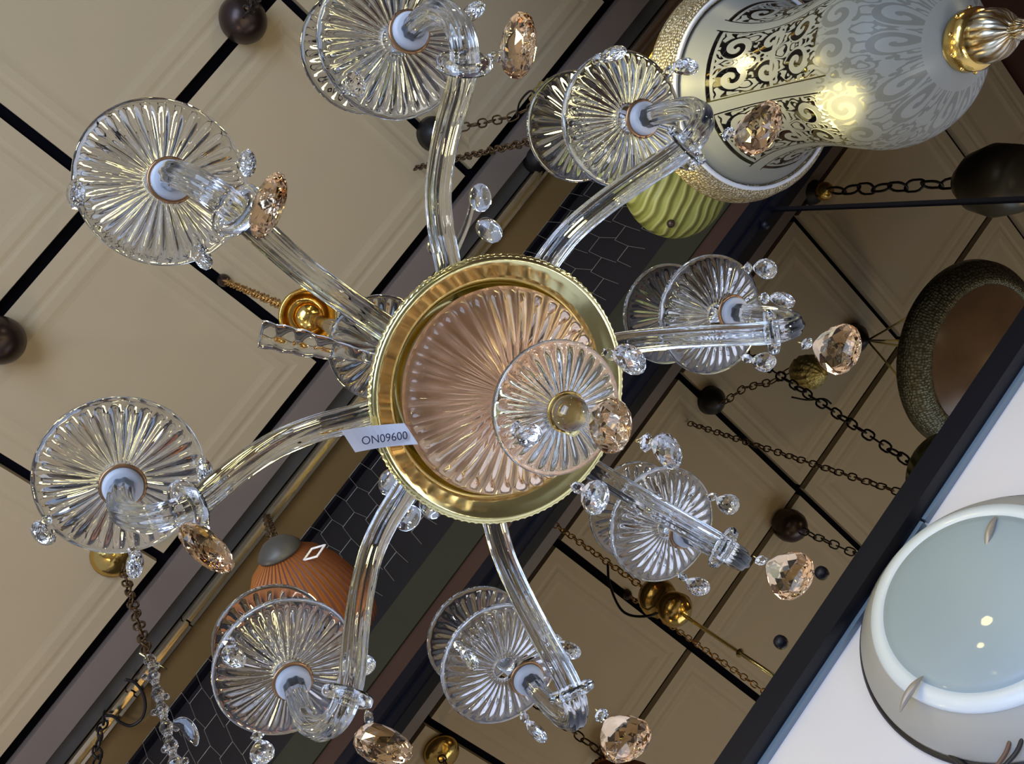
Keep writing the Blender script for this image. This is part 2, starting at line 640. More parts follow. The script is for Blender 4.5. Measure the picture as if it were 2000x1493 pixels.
struct('trim_4', fboard(-0.02, 0.95, -4, 2.75, -0.03, -0.01), M_BACK)
struct('trim_5', fboard(0.66, 0.815, -4, 2.75, -0.005, 0.012), M_GREEN)
struct('trim_6', fboard(0.815, 0.895, -4, 2.75, -0.005, 0.006), M_REDB)
struct('trim_7', fboard(0.895, 0.96, -4, 2.75, -0.005, 0.012), M_BLACK)
struct('trim_8', fboard(-0.03, 0.02, -4, 2.75, -0.01, 0.014), M_BLACK)

# chicken wire
bm = bmesh.new()
cell, row = 0.125, 0.066
sl = math.hypot(0.23, 0.74)
nr = int(0.68 * sl / row)
for i in range(nr):
    for j in range(-20, 20):
        v0 = j * cell + (cell / 2 if i % 2 else 0)
        s0 = 0.01 + i * row / sl
        jit = 0.009
        rnd = lambda: random.uniform(-jit, jit)
        p = [fas(s0, v0 - cell * 0.33, 0.02), fas(s0, v0 + cell * 0.12, 0.02), fas(s0 + row / sl, v0 + cell * 0.17 + rnd(), 0.02)]
        q = fas(s0 + row / sl, v0 - cell * 0.33 - cell * 0.05, 0.02)
        sweep([p[0], p[1]], 0.0011, 4, bm=bm, cap=False)
        sweep([p[1], p[2]], 0.0008, 4, bm=bm, cap=False)
        sweep([p[0], q], 0.0008, 4, bm=bm, cap=False)
o = link('wire_mesh', bm, M_WIRE)
tag(o, 'chicken wire stretched over the dark recess above the wall mirror', 'wire mesh')

# ------------------------------------------------------------------ mirror with its frame
Z0, Z1 = 1.125, 2.045


def mirror(v0, v1, label):
    bm = wbox(D - 0.012, D - 0.002, v0, v1, Z0, Z1)
    bmesh.ops.bevel(bm, geom=[e for e in bm.edges], offset=0.003, segments=1, affect='EDGES')
    o = link('wall_mirror', bm, M_MIRROR, smooth=False)
    return tag(o, label, 'mirror', 'bronze mirror panels on the wall')


m1 = mirror(-1.6, 1.118, 'large bronze wall mirror panel reflecting the panelled ceiling, fixed by dark studs')
m2 = mirror(1.130, 2.7, 'narrow bronze mirror panel beyond the seam, behind the etched glass lantern')
for p in ((1495, 440), (1605, 1120), (1525, 1255)):
    c = atwall(p[0], p[1], D - 0.012)
    bm = lathe([(0, 0.012), (0.006, 0.0115), (0.0105, 0.007), (0.012, 0.002), (0.012, 0)], 20, mtx=frame((-1, 0, 0), c))
    link('stud', bm, M_NAVY, parent=m1)
bm = wbox(D - 0.016, D - 0.002, 1.1185, 1.1295, Z0, Z1)
struct('trim_9', bm, M_BLACK)
bm = wbox(D - 0.035, D, -4, 2.75, Z1, Z1 + 0.085)
wbox(D - 0.05, D, -4, 2.75, Z1 + 0.012, Z1 + 0.05, bm)
struct('trim_10', bm, M_NAVY)
bm = wbox(D - 0.03, D, -4, 2.75, Z0 - 0.035, Z0)
wbox(D - 0.04, D, -4, 2.75, Z0 - 0.055, Z0 - 0.022, bm)
struct('trim_11', bm, M_NAVY)
struct('trim_12', wbox(D - 0.012, D, -4, 0.42, Z0 - 0.062, Z0 - 0.055), M_EDGE)  # strip coloured as the bar's blue daylight sheen, likewise the next
struct('trim_13', wbox(D - 0.012, D, 0.425, 2.75, Z0 - 0.062, Z0 - 0.055), M_EDGE)

# ------------------------------------------------------------------ round wall lamp
lc = W(D, 0.318, 0.866)
lamp = thing('wall_lamp', 'round white flush wall lamp with pale blue-grey glass below the mirror', 'wall lamp', lc)
mt = frame((-1, 0, 0), (0, 0, 0))
link('gasket', lathe([(0, 0.0), (0.212, 0.0), (0.214, 0.006), (0.209, 0.010), (0, 0.010)], 96, mtx=mt), M_CABLE, lamp)
link('body', lathe([(0, 0.008), (0.207, 0.010), (0.206, 0.016), (0.162, 0.058), (0, 0.058)], 96, mtx=mt), M_LAMPB, lamp)
link('bezel', lathe([(0.13, 0.056), (0.161, 0.056), (0.163, 0.060), (0.160, 0.065), (0.150, 0.069), (0.142, 0.070), (0.140, 0.068), (0.130, 0.066)], 96, closed=True, mtx=mt), M_LAMPW, lamp)
link('diffuser', lathe([(0, 0.083), (0.05, 0.082), (0.09, 0.079), (0.125, 0.073), (0.1375, 0.069), (0.1385, 0.065), (0, 0.058)], 96, mtx=mt), M_DIFF, lamp)
for p in ((1938, 1044), (1782, 1358)):
    if p:
        c = atwall(p[0], p[1], D - 0.072) - lc
        ang = math.atan2(c.z, c.y)
    else:
        ang = -0.35
    rc = 0.151
    cc = Vector((-0.074, c.y, c.z))
    rad_dir = Vector((0, math.cos(ang), math.sin(ang)))
    path = [cc + rad_dir * (s * 0.030) + Vector((-0.006 * (1 - s * s), 0, 0)) for s in [x / 8 - 1 for x in range(17)]]
    link('clip', sweep(path, lambda s: 0.0004 + 0.0048 * math.sin(math.pi * s) ** 0.8, 10), M_CLIP, lamp)

# terminal block and wires beside the lamp
c0 = atwall(1985, 1425, D - 0.02)
tb = thing('terminal_block', 'beige cable terminal block with dark wires hanging below the round wall lamp', 'terminal block', c0)
bm = bmesh.new()
bm2 = []
ax_v = Vector((0, 1, 0))
for k in (-1, 1):
    ctr = Vector((0, 0.0085 * k, 0))
    box(bm, ctr + Vector((-0.009, -0.0075, -0.012)), ctr + Vector((0.009, 0.0075, 0.010)))
    lathe([(0, -0.018), (0.0055, -0.018), (0.0055, -0.012), (0, -0.012)], 14, bm=bm, mtx=Matrix.Translation(ctr))
link('housing', bm, M_TERM, tb, smooth=False)
for i, (pp, m_) in enumerate(((((1972, 1384), (1990, 1395), (1985, 1425)), M_CABLE), (((1975, 1440), (1965, 1470), (1945, 1500)), M_CABLEB),
                              (((1998, 1440), (1985, 1470), (1955, 1505)), M_CABLE), (((1965, 1380), (1962, 1378), (1975, 1390)), M_CABLE))):
    pts = [atwall(x, y, D - 0.03) - c0 for x, y in pp]
    link('wire', sweep(spline(pts, 16), 0.0028, 8), m_, tb)
pts = [atwall(x, y, D - 0.012) for x, y in ((1838, 1440), (1850, 1465), (1872, 1487), (1905, 1515), (1940, 1540))]
o = link('cable', sweep(spline(pts, 24), 0.0042, 10), M_CABLE)
tag(o, 'thick dark cable curving out below the round wall lamp', 'cable')

# ------------------------------------------------------------------ the big glass chandelier
CU, CV = 0.290, 0.080
ch = thing('chandelier', 'large eight-armed clear glass chandelier with fluted pans and peach drops', 'chandelier', W(CU, CV, 0.75))
C0 = W(CU, CV, 0.75)


def rel(p):
    return Vector(p) - C0


def crystal(L_, wd, tk, mtx, facets=11):
    """faceted almond drop hanging along -Z from mtx origin"""
    prof = [(0.0, 0.0), (0.17, 0.03), (0.50, 0.16), (0.80, 0.34), (0.97, 0.53), (1.0, 0.68), (0.86, 0.84), (0.52, 0.96), (0.0, 1.0)]
    bm = bmesh.new()
    rings = []
    for i, (r, s) in enumerate(prof):
        if r == 0:
            rings.append([bm.verts.new(mtx @ Vector((0, 0, -s * L_)))])
        else:
            off = (i % 2) * math.pi / facets
            rings.append([bm.verts.new(mtx @ Vector((r * wd / 2 * math.cos(2 * math.pi * k / facets + off),
                                                     r * tk / 2 * math.sin(2 * math.pi * k / facets + off), -s * L_))) for k in range(facets)])
    for i in range(len(rings) - 1):
        a, b = rings[i], rings[i + 1]
        if len(a) == 1:
            for k in range(facets):
                bm.faces.new((a[0], b[k], b[(k + 1) % facets]))
        elif len(b) == 1:
            for k in range(facets):
                bm.faces.new((a[k], b[0], a[(k + 1) % facets]))
        else:
            odd = i % 2
            for k in range(facets):
                k2 = (k + 1) % facets
                if not odd:
                    bm.faces.new((a[k], b[k], a[k2]))
                    bm.faces.new((a[k2], b[k], b[k2]))
                else:
                    bm.faces.new((a[k], b[k], b[k2]))
                    bm.faces.new((a[k], b[k2], a[k2]))
    return bm


def bead_bm(c, r=0.006):
    bm = bmesh.new()
    lathe([(0, -r * 0.55), (r * 0.55, -r * 0.5), (r, 0), (r * 0.55, r * 0.5), (0, r * 0.55)], 8, bm=bm,
          mtx=frame((random.uniform(-1, 1), random.uniform(-1, 1), 0.2), c))
    return bm


def drop(top, L_, wd, tk, m_, spin=None, label=None, par=None, bead=True):
    """bead and faceted drop hung at world point top"""
    par = par or ch
    org = C0 if par is ch else par.location
    t = Vector(top) - org
    s = random.uniform(0, math.pi) if spin is None else spin
    mt_ = Matrix.Translation(t - Vector((0, 0, 0.015 if bead else 0.002))) @ Matrix.Rotation(s, 4, 'Z')
    o_ = link('crystal_drop', crystal(L_, wd, tk, mt_), m_, par, smooth=False)
    if label:
        o_['label'] = label
    if bead:
        link('bead', bead_bm(t - Vector((0, 0, 0.0075)), 0.0062), M_CRYST, o_, smooth=False)
        bmh = torus(bmesh.new(), frame((math.cos(s), math.sin(s), 0), t), 0.0026, 0.0004, 12, 5)
        link('hook', bmh, M_GOLD, o_)
    return o_


def pan_prof(R, t=0.0035, dish=0.008, r0=0.011):
    n = 12
    low = [(r0 + (R - r0) * i / n, -t / 2 + dish * (i / n) ** 2) for i in range(n + 1)]
    hi = [(r0 + (R - r0) * i / n, t / 2 + dish * (i / n) ** 2) for i in range(n, -1, -1)]
    return low + hi, n


def fluted_pan(R, mtx, flutes=30, amp=0.0022, t=0.0035, dish=0.008, r0=0.011, top_too=False):
    prof, n = pan_prof(R, t, dish, r0)

    def mod(th, i, r, z):
        if i <= n:
            e = max(0.0, min(1.0, (r - r0) / (0.25 * R))) * max(0.0, min(1.0, (R * 0.93 - r) / (0.12 * R)))
            return r, z - amp * e * (abs(math.cos(flutes * th / 2)) * 2 - 1)
        return r, z
    return lathe(prof, flutes * 6, mod, closed=True, mtx=mtx)


# body: polished gold bowl whose broad flange faces down, peach fluted dish beneath it
zc = -0.09
BC = at(985, 766, 0.66) - C0
BC.z = 0
BM = Matrix.Translation(BC)
link('gold_bowl', lathe([(0.030, zc + 0.09), (0.062, zc + 0.085), (0.080, zc + 0.06), (0.084, zc + 0.022), (0.086, zc + 0.012), (0.092, zc + 0.006), (0.099, zc + 0.006), (0.1025, zc),
                         (0.1065, zc), (0.1065, zc + 0.004), (0.098, zc + 0.010), (0.088, zc + 0.024), (0.083, zc + 0.062), (0.064, zc + 0.089), (0.03, zc + 0.094)], 96, mtx=BM), M_GOLD, ch)


def knurl(th, i, r, z):
    return r + 0.0005 * math.cos(110 * th), z


link('gold_rim', lathe([(0.1068 + 0.0022 * math.cos(a), zc + 0.004 + 0.0035 * math.sin(a)) for a in [2 * math.pi * k / 10 for k in range(10)]], 330, knurl, closed=True, mtx=BM), M_GOLD, ch)
link('added_reflector', lathe([(0, zc + 0.004), (0.081, zc + 0.008), (0.082, zc + 0.012), (0, zc + 0.008)], 64, mtx=BM), M_REFL, ch)  # added disc that brightens the peach dish from behind
BR = 0.080


def bowl_mod(th, i, r, z):
    if i <= 12:
        e = max(0.0, min(1.0, (r - 0.012) / 0.02))
        return r, z - 0.0042 * e * (abs(math.cos(18 * th)) * 2 - 1)
    return r, z


pl = [(0.010 + (BR - 0.010) * i / 12, zc - 0.022 + 0.012 * (i / 12) ** 2.2) for i in range(13)]
pl += [(BR + 0.004, zc + 0.0), (BR + 0.001, zc + 0.004), (BR - 0.003, zc - 0.004)]
pl += [(0.010 + (BR - 0.014) * i / 12, zc - 0.013 + 0.010 * (i / 12) ** 2.2) for i in range(11, -1, -1)]
o = link('peach_dish', lathe(pl, 36 * 8, bowl_mod, closed=True, mtx=BM), M_PEACH, ch)
o['label'] = 'peach pink fluted glass dish'
link('centre_rod', lathe([(0, -0.215), (0.0045, -0.215), (0.0045, -0.02), (0, -0.02)], 16), M_GOLD, ch)
link('lower_stem', lathe([(0.0052, -0.112), (0.012, -0.118), (0.016, -0.132), (0.010, -0.145), (0.014, -0.160), (0.018, -0.170), (0.012, -0.185), (0.008, -0.196), (0.0052, -0.196)],
                         32, closed=True), M_GLASS, ch)
# bottom pan and ball, hung a little off plumb as in the photo
bp = at(1095, 800, 0.55) - C0
link('bottom_pan', fluted_pan(0.0475, Matrix.Translation(bp), 28, 0.002, 0.004, 0.006, 0.004), M_GLASS, ch)
link('finial_ball', ball(bmesh.new(), bp + Vector((0, 0, -0.015)), 0.0125, 32), M_CRYST, ch)
link('finial_cup', lathe([(0.006, -0.001), (0.0125, -0.004), (0.0145, -0.010), (0.0135, -0.0105), (0.0115, -0.005), (0.006, -0.003)], 32, closed=True, mtx=Matrix.Translation(bp)), M_BRASS, ch)
drop(at(1150, 815, 0.522), 0.045, 0.036, 0.022, M_AMBER, 1.0, 'peach tinted crystal drop', bead=False)
drop(at(1250, 860, 0.474), 0.026, 0.023, 0.014, M_CRYST, 0.5)
drop(at(1180, 690, 0.548), 0.032, 0.024, 0.016, M_CRYST, 0.2)
drop(at(1120, 948, 0.548), 0.028, 0.024, 0.016, M_CRYST, 1.2)
drop(at(1000, 835, 0.548), 0.020, 0.018, 0.014, M_CRYST, 2.0)

# arms
ARM = [(0.074, 0.742), (0.105, 0.744), (0.135, 0.748), (0.165, 0.740), (0.193, 0.715), (0.218, 0.682), (0.240, 0.648), (0.258, 0.635), (0.277, 0.643),
       (0.291, 0.672), (0.294, 0.710), (0.292, 0.745)]
cups = [(800, 62), (1256, 232), (1432, 610), (1337, 1040), (1030, 1326), (572, 1332), (240, 950), (335, 352)]
pans = [(772, 78), (1226, 232), (1400, 617), (1303, 1030), (985, 1305), (562, 1312), (236, 935), (318, 356)]
padia = [0.062, 0.062, 0.060, 0.060, 0.060, 0.062, 0.063, 0.063]
hooks = [[(905, 40), (660, 190), (740, -20)], [(1305, 128), (1180, 170), (1300, 330)], [(1480, 580), (1445, 700), (1440, 530)], [(1375, 965), (1322, 1130), (1240, 960)],
         [(1020, 1405), (905, 1260), (1085, 1230)], [(500, 1420), (660, 1270), (440, 1240)], [(110, 1000), (262, 1070), (385, 900)], [(385, 495), (182, 380), (455, 330)]]
shades = [(-62, 20), (-92, 14), (-88, -2), (-58, -30), (-48, -55), (-30, -55), (-2, -12), (-10, 30)]
for i, cp in enumerate(cups):
    cup = at(cp[0], cp[1], 0.75)
    ax = Vector((cup.x - CU, cup.y + CV, 0))
    Rr = ax.length
    ax.normalize()
    k = Rr / 0.292
    path = [Vector((ax.x * r * k, ax.y * r * k, z - 0.75)) for r, z in spline([(a, b, 0) for a, b in ARM], 64) for _ in (0,)] if False else []
    for p in spline([(a, b, 0) for a, b in ARM], 64):
        path.append(Vector((ax.x * p.x * k, ax.y * p.x * k, p.y - 0.75)))
    arm = link('arm', sweep(path, lambda s: 0.0112 - 0.0022 * s, 40, 8, 0.075, 0.6), M_GLASS, ch)
    # glass ring seated on the low point of the arm
    low = path[int(64 * 0.66)]
    rc = Vector((ax.x * 0.2505 * k, ax.y * 0.2505 * k, 0.6385 - 0.75))
    tl = Vector((ax.x, ax.y, -0.55))
    link('glass_collar', lathe([(0.0105, 0.002), (0.015, 0.004), (0.0195, 0.002), (0.0205, -0.002), (0.0185, -0.005), (0.0140, -0.0035), (0.0105, -0.001)],
                               40, closed=True, mtx=frame(tl, rc)), M_GLASS, arm)
    # candle cup with frosted socket and gold collar
    top = path[-1]
    pn = at(pans[i][0], pans[i][1], 0.752) - C0
    pm = Matrix.Translation(pn)
    link('drip_pan', fluted_pan(padia[i], pm, 30, 0.0024, 0.004, 0.010, 0.011), M_GLASS, arm)
    link('socket', lathe([(0, -0.002), (0.0125, -0.004), (0.0150, 0.0), (0.0150, 0.006), (0.0125, 0.010), (0, 0.010)], 32, mtx=Matrix.Translation(top)), M_FROST, arm)
    link('gold_collar', lathe([(0.0152, 0.0035), (0.0178, 0.005), (0.0178, 0.006), (0.0152, 0.006)], 32, closed=True, mtx=Matrix.Translation(top)), M_COLLAR, arm)
    cs = pn.lerp(top, 0.5)
    sz_ = 0.812
    sh = at(pans[i][0] + shades[i][0], pans[i][1] + shades[i][1], sz_) - C0
    link('candle_tube', sweep([Vector((top.x, top.y, top.z + 0.006)), Vector((sh.x, sh.y, sh.z - 0.002))], 0.0098, 24), M_GLASS, arm)
    link('candle_pan', fluted_pan(0.053, Matrix.Translation(sh), 24, 0.0012, 0.003, 0.008, 0.010), M_GLASS, arm)
    # drops on the pan's rim
    Rp = padia[i] - 0.003
    for h_ in hooks[i]:
        q = at(h_[0], h_[1], 0.762) - C0 - pn
        a_ = math.atan2(q.y, q.x)
        tp = pn + C0 + Vector((Rp * math.cos(a_), Rp * math.sin(a_), 0.004))
        drop(tp, 0.034, 0.021, 0.013, M_CRYST)
    tp = at(*[(1008, 92), (1478, 252), (1634, 681), (1540, 1122), (1217, 1440), (745, 1452), (402, 1066), (522, 402)][i], 0.578)
    tp.z = 0.606 + CAMZ + 0.015
    spin = math.atan2(-tp.y, -tp.x) + math.pi / 2 + [0.5, 0.5, 0.1, 0.1, 0.2, 0.7, 1.0, 0.6][i]
    drop(tp, 0.052, 0.043, 0.018, M_AMBER, spin, 'peach tinted crystal drop')

# upper part: glass column, gallery pan, leaf branches, brass bell and chain
link('glass_column', lathe([(0.005, 0.015), (0.022, 0.02), (0.026, 0.06), (0.014, 0.10), (0.020, 0.14), (0.026, 0.18), (0.016, 0.22), (0.012, 0.25), (0.005, 0.25)], 40,
                           lambda th, i, r, z: (r * (1 + 0.05 * math.cos(12 * th)), z), closed=True), M_GLASS, ch)
gp = Vector((0, 0, 0.27))
link('gallery_pan', fluted_pan(0.062, Matrix.Translation(gp), 20, 0.0025, 0.004, 0.012, 0.006), M_GLASS, ch)
link('hanging_rod', lathe([(0, 0.25), (0.004, 0.25), (0.004, 0.76), (0, 0.76)], 12), M_BRASS, ch)
link('glass_sleeve', lathe([(0.005, 0.29), (0.014, 0.30), (0.018, 0.36), (0.010, 0.42), (0.014, 0.50), (0.009, 0.60), (0.012, 0.66), (0.005, 0.70)], 32, closed=True), M_GLASS, ch)
bz = 0.74
link('brass_bell', lathe([(0.006, bz + 0.055), (0.018, bz + 0.052), (0.034, bz + 0.038), (0.044, bz + 0.016), (0.047, bz - 0.006), (0.044, bz - 0.012), (0.041, bz - 0.006), (0.036, bz + 0.012),
                          (0.024, bz + 0.020), (0.020, bz + 0.006), (0.008, bz + 0.002), (0.006, bz + 0.01)], 64, closed=True), M_BRASS, ch)
link('bell_ball', ball(bmesh.new(), Vector((0, 0, bz - 0.006)), 0.024, 32), M_BRASS, ch)
link('chain', chain([Vector((0, 0, bz + 0.06)), Vector((0, 0, H - 0.75 - 0.03))], 0.0085, 0.0019), M_CHAING, ch)
link('ceiling_hook', lathe([(0, H - 0.75 + 0.0), (0.02, H - 0.75 + 0.0), (0.018, H - 0.75 - 0.012), (0.006, H - 0.75 - 0.03), (0, H - 0.75 - 0.032)], 24), M_BRONZE, ch)
# ribbed leaf toward the left
a0, a1 = at(742, 704, 1.0) - C0, at(508, 652, 1.0) - C0
path = spline([a0, a0.lerp(a1, 0.35) + Vector((0, 0, 0.006)), a0.lerp(a1, 0.7), a1], 60)
link('glass_leaf', sweep(path, lambda s: (0.005 + 0.009 * min(1, s * 1.6)) * (1 + 0.13 * abs(math.sin(s * 18))), 20, flat=0.45), M_GLASS, ch)
for ends in (((760, 650), (850, 560), (905, 455), (925, 390)), ((760, 735), (770, 830), (790, 920), (800, 975))):
    zs = [1.0, 0.985, 0.96, 0.945]
    pts = [at(p[0], p[1], z) - C0 for p, z in zip(ends, zs)]
    br = link('glass_branch', sweep(spline(pts, 40), lambda s: 0.006 - 0.003 * s, 16), M_GLASS, ch)
for p, z in (((922, 388), 0.94), ((938, 450), 0.90), ((846, 480), 0.93), ((785, 1000), 0.92), ((826, 975), 0.90), ((750, 930), 0.92)):
    t = at(p[0], p[1], z)
    o = link('glass_pip', crystal(0.040, 0.030, 0.022, Matrix.Translation(t - C0) @ Matrix.Rotation(random.uniform(0, 3), 4, 'Z'), 14), M_GLASS, ch)

# price tag tucked against the bowl
q4 = [at(667, 842, 0.642), at(790, 827, 0.642), at(817, 868, 0.636), at(694, 884, 0.638)]
tl0 = sum(q4, Vector()) / 4
bm = bmesh.new()
nx = 10
for side, dz in ((0, 0.0), (1, 0.0005)):
    pass
rows = []
for i in range(nx + 1):
    s = i / nx
    bow = 0.004 * math.sin(math.pi * s)
    a = q4[0].lerp(q4[1], s) - tl0 + Vector((0, 0, bow))
    b = q4[3].lerp(q4[2], s) - tl0 + Vector((0, 0, bow))
    rows.append([bm.verts.new(a), bm.verts.new(b), bm.verts.new(b + Vector((0, 0, 0.0005))), bm.verts.new(a + Vector((0, 0, 0.0005)))])
for r0_, r1_ in zip(rows, rows[1:]):
    for k in range(4):
        bm.faces.new((r0_[k], r1_[k], r1_[(k + 1) % 4], r0_[(k + 1) % 4]))
bm.faces.new(rows[0])
bm.faces.new(list(reversed(rows[-1])))
tg = link('price_tag', bm, M_PAPER, smooth=False, loc=tl0)
tag(tg, 'small white paper price tag with dark digits hung beside the peach glass dish', 'price tag')
fc = bpy.data.curves.new('printed_number', 'FONT')
fc.body = '00960NO'
fc.size = 0.0085
fc.align_x = 'CENTER'
fc.align_y = 'CENTER'
fc.extrude = 0.0001
fo = bpy.data.objects.new('printed_number', fc)
COL.objects.link(fo)
xa = (q4[0] - q4[1]).normalized()          # digits run right to left in the picture, upside down
ya = (q4[3] - q4[0])
ya = (ya - xa * ya.dot(xa)).normalized()
za = xa.cross(ya)
if za.z > 0:
    pass
ctr = Vector((0, 0, -0.0012)) + (q4[1] - q4[0]).normalized() * 0.003 + ya * 0.000
FM = Matrix(((xa.x, ya.x, za.x, ctr.x), (xa.y, ya.y, za.y, ctr.y), (xa.z, ya.z, za.z, ctr.z), (0, 0, 0, 1)))

ft = bpy.data.meshes.new_from_object(fo)
bpy.data.objects.remove(fo)
ft.materials.clear()
ft.materials.append(M_INK)
ft.transform(FM)
fo = bpy.data.objects.new('printed_number', ft)
COL.objects.link(fo)
fo.parent = tg
link('thread', sweep([Vector((0.012, 0.006, 0.004)), Vector((0.020, 0.006, 0.022))], 0.0003, 5), M_PAPER, tg)

# ------------------------------------------------------------------ etched bell lantern, top right
LU, LV = 0.643, 0.896
ln = thing('bell_lantern', 'etched frosted glass bell lantern with stamped brass ring and carved finial', 'pendant lantern', W(LU * 0.8, LV * 0.8, 0))
LS = 0.8
ln.location = W(LU * LS, LV * LS, 0) 
ln.scale = (LS, LS, LS)
out = [(0.036, 0.955), (0.062, 0.968), (0.094, 0.990), (0.116, 1.018), (0.129, 1.055), (0.1315, 1.09), (0.127, 1.13), (0.119, 1.175), (0.1145, 1.22), (0.116, 1.265),
       (0.124, 1.31), (0.139, 1.35), (0.156, 1.378), (0.166, 1.395), (0.170, 1.405)]
sp_ = [(p.x, p.y) for p in spline([(a, b, 0) for a, b in out], 48)]
t_ = 0.0022
prof = sp_ + [(r - t_, z + 0.0008) for r, z in reversed(sp_)]
bm = lathe(prof, 96, closed=True)
lay = bm.loops.layers.uv.verify()
zmin, zmax = 0.955, 1.405
for f in bm.faces:
    for lp in f.loops:
        lp[lay].uv.y = (lp.vert.co.z - zmin) / (zmax - zmin)
link('etched_glass', bm, M_ETCH, ln)
link('finial_collar', lathe([(0, 0.958), (0.038, 0.958), (0.0415, 0.950), (0.0415, 0.932), (0.036, 0.925), (0, 0.925)], 48), M_BRASS, ln)
for k in range(10):
    a = 2 * math.pi * k / 10
    link('rivet', ball(bmesh.new(), Vector((0.0415 * math.cos(a), 0.0415 * math.sin(a), 0.941)), 0.0035, 10), M_BRASS, ln)
link('finial', lathe([(0, 0.925), (0.034, 0.925), (0.0355, 0.912), (0.032, 0.897), (0.024, 0.886), (0.013, 0.880), (0.010, 0.876), (0.014, 0.870), (0.011, 0.862), (0, 0.858)], 48), M_RELIEF3, ln)
link('brass_ring', lathe([(0.168, 1.398), (0.176, 1.396), (0.186, 1.400), (0.192, 1.408), (0.193, 1.416), (0.194, 1.428), (0.199, 1.436), (0.199, 1.446), (0.195, 1.452), (0.190, 1.452),
                          (0.187, 1.430), (0.180, 1.415), (0.168, 1.408)], 120, closed=True), M_RELIEF, ln)
link('inner_rim', lathe([(0.171, 1.392), (0.178, 1.394), (0.178, 1.398), (0.171, 1.398)], 96, closed=True), M_FROST, ln)
for k in range(3):
    a = 2 * math.pi * k / 3 + 2.75
    p0 = Vector((0.195 * math.cos(a), 0.195 * math.sin(a), 1.448))
    link('suspension_rod', sweep([p0, Vector((0, 0, 1.95))], 0.003, 10), M_BRASS, ln)
    link('candle_arm', sweep(spline([Vector((0, 0, 1.27)), Vector((0.03 * math.cos(a), 0.03 * math.sin(a), 1.24)), Vector((0.058 * math.cos(a), 0.058 * math.sin(a), 1.25)),
                                     Vector((0.06 * math.cos(a), 0.06 * math.sin(a), 1.28))], 20), 0.003, 10), M_GOLD, ln)
    link('candle_sleeve', lathe([(0, 1.28), (0.011, 1.28), (0.011, 1.35), (0, 1.35)], 20, mtx=Matrix.Translation((0.06 * math.cos(a), 0.06 * math.sin(a), 0))), M_FROST, ln)
link('centre_tube', lathe([(0, 1.20), (0.006, 1.205), (0.005, 1.22), (0.005, 1.95), (0, 1.95)], 16), M_GOLD, ln)
link('chain', chain([Vector((0, 0, 1.96)), Vector((0, 0, H / LS - 0.01))], 0.012, 0.003), M_CHAINM, ln)
bulb('candle_bulb', W(LU * LS - 0.05, LV * LS - 0.01, 1.36 * LS), 0.05, 0.012, (1.0, 0.84, 0.42))
bulb('candle_bulb', at(1640, 205, 1.2 * LS), 0.12, 0.03, (1.0, 0.86, 0.40))

# ------------------------------------------------------------------ green wave-glass pendant behind the lantern
p = at(1338, 348, 1.5)
GS = 0.81
gr = thing('green_pendant', 'yellow-green frosted glass bowl pendant with wavy lines, behind the etched lantern', 'pendant lamp', p)
gp_ = [(0.0, -0.034), (0.04, -0.033), (0.08, -0.027), (0.112, -0.014), (0.132, 0.006), (0.140, 0.030), (0.136, 0.056), (0.120, 0.085), (0.090, 0.11), (0.05, 0.125), (0.02, 0.13)]
link('shade', lathe([(q.x * GS, q.y * GS) for q in spline([(a, b, 0) for a, b in gp_], 40)], 72), M_WAVE, gr)
sc_ = at(1308, 437, 1.485) - p
link('thumb_screw', ball(bmesh.new(), sc_ + Vector((0, 0, -0.004)), 0.008, 14), M_BRONZE, gr)
link('cap', lathe([(0, 0.125), (0.02, 0.125), (0.03, 0.11), (0.035, 0.098), (0, 0.098)], 32), M_BRASS, gr)
link('chain', chain([Vector((0, 0, 0.125)), at(1060, 318, 2.68) - p], 0.012, 0.003), M_IRON, gr)
link('ceiling_cap', lathe([(0, 0), (0.045, 0), (0.04, -0.03), (0.015, -0.06), (0, -0.065)], 28, mtx=Matrix.Translation(at(1045, 312, H) - p)), M_IRON, gr)

# ------------------------------------------------------------------ pleated amber pendant, lower left
p = at(546, 1078, 1.75)
am = thing('amber_pendant', 'orange-brown pleated glass pendant shade on a short chain above the lower left arm', 'pendant lamp', p)
AXD = wv(Vector((0.36, 0.88, 0.30)).normalized())
AM = frame(-AXD, (0, 0, 0))
pr = [(0.026, -0.002), (0.042, -0.006), (0.070, -0.028), (0.092, -0.062), (0.107, -0.10), (0.116, -0.145), (0.119, -0.185), (0.116, -0.200), (0.112, -0.198), (0.115, -0.183),
      (0.111, -0.145), (0.102, -0.10), (0.088, -0.065), (0.066, -0.034), (0.026, -0.008)]
link('shade', lathe(pr, 264, lambda th, i, r, z: (r * (1 + 0.025 * math.cos(44 * th)), z), closed=True, mtx=AM), M_PLEAT, am)
link('cap', lathe([(0, 0.030), (0.010, 0.030), (0.025, 0.024), (0.038, 0.012), (0.045, 0.002), (0.043, -0.004), (0, 0.0)], 48, mtx=AM), M_CHANNEL, am)
ct = at(520, 1008, H) - p
link('chain', chain([Vector((0, 0, 0.035)), at(532, 1050, 1.95) - p, ct], 0.011, 0.0025), M_CHAINM, am)
tp = at(614, 1080, 1.70)
pt = thing('shade_label', 'small folded cream paper label standing on the amber pleated shade', 'label', tp)
bm = bmesh.new()
torus(bm, frame(Vector((0.9, 0.3, 0.2)), (0, 0, 0)), 0.016, 0.0028, 4, 4, 1.5)
link('paper_loop', bm, M_MESHGOLD if False else M_PAPER, pt, smooth=False)

# ------------------------------------------------------------------ gilt filigree pendant near the top centre
p = at(1076, 196, 2.3)
fg = thing('filigree_pendant', 'gilt filigree ball pendant on a dark chain beside the upper right pan', 'pendant lamp', p)


def fmod(th, i, r, z):
    return r * (1 + 0.06 * math.cos(14 * th + i)), z


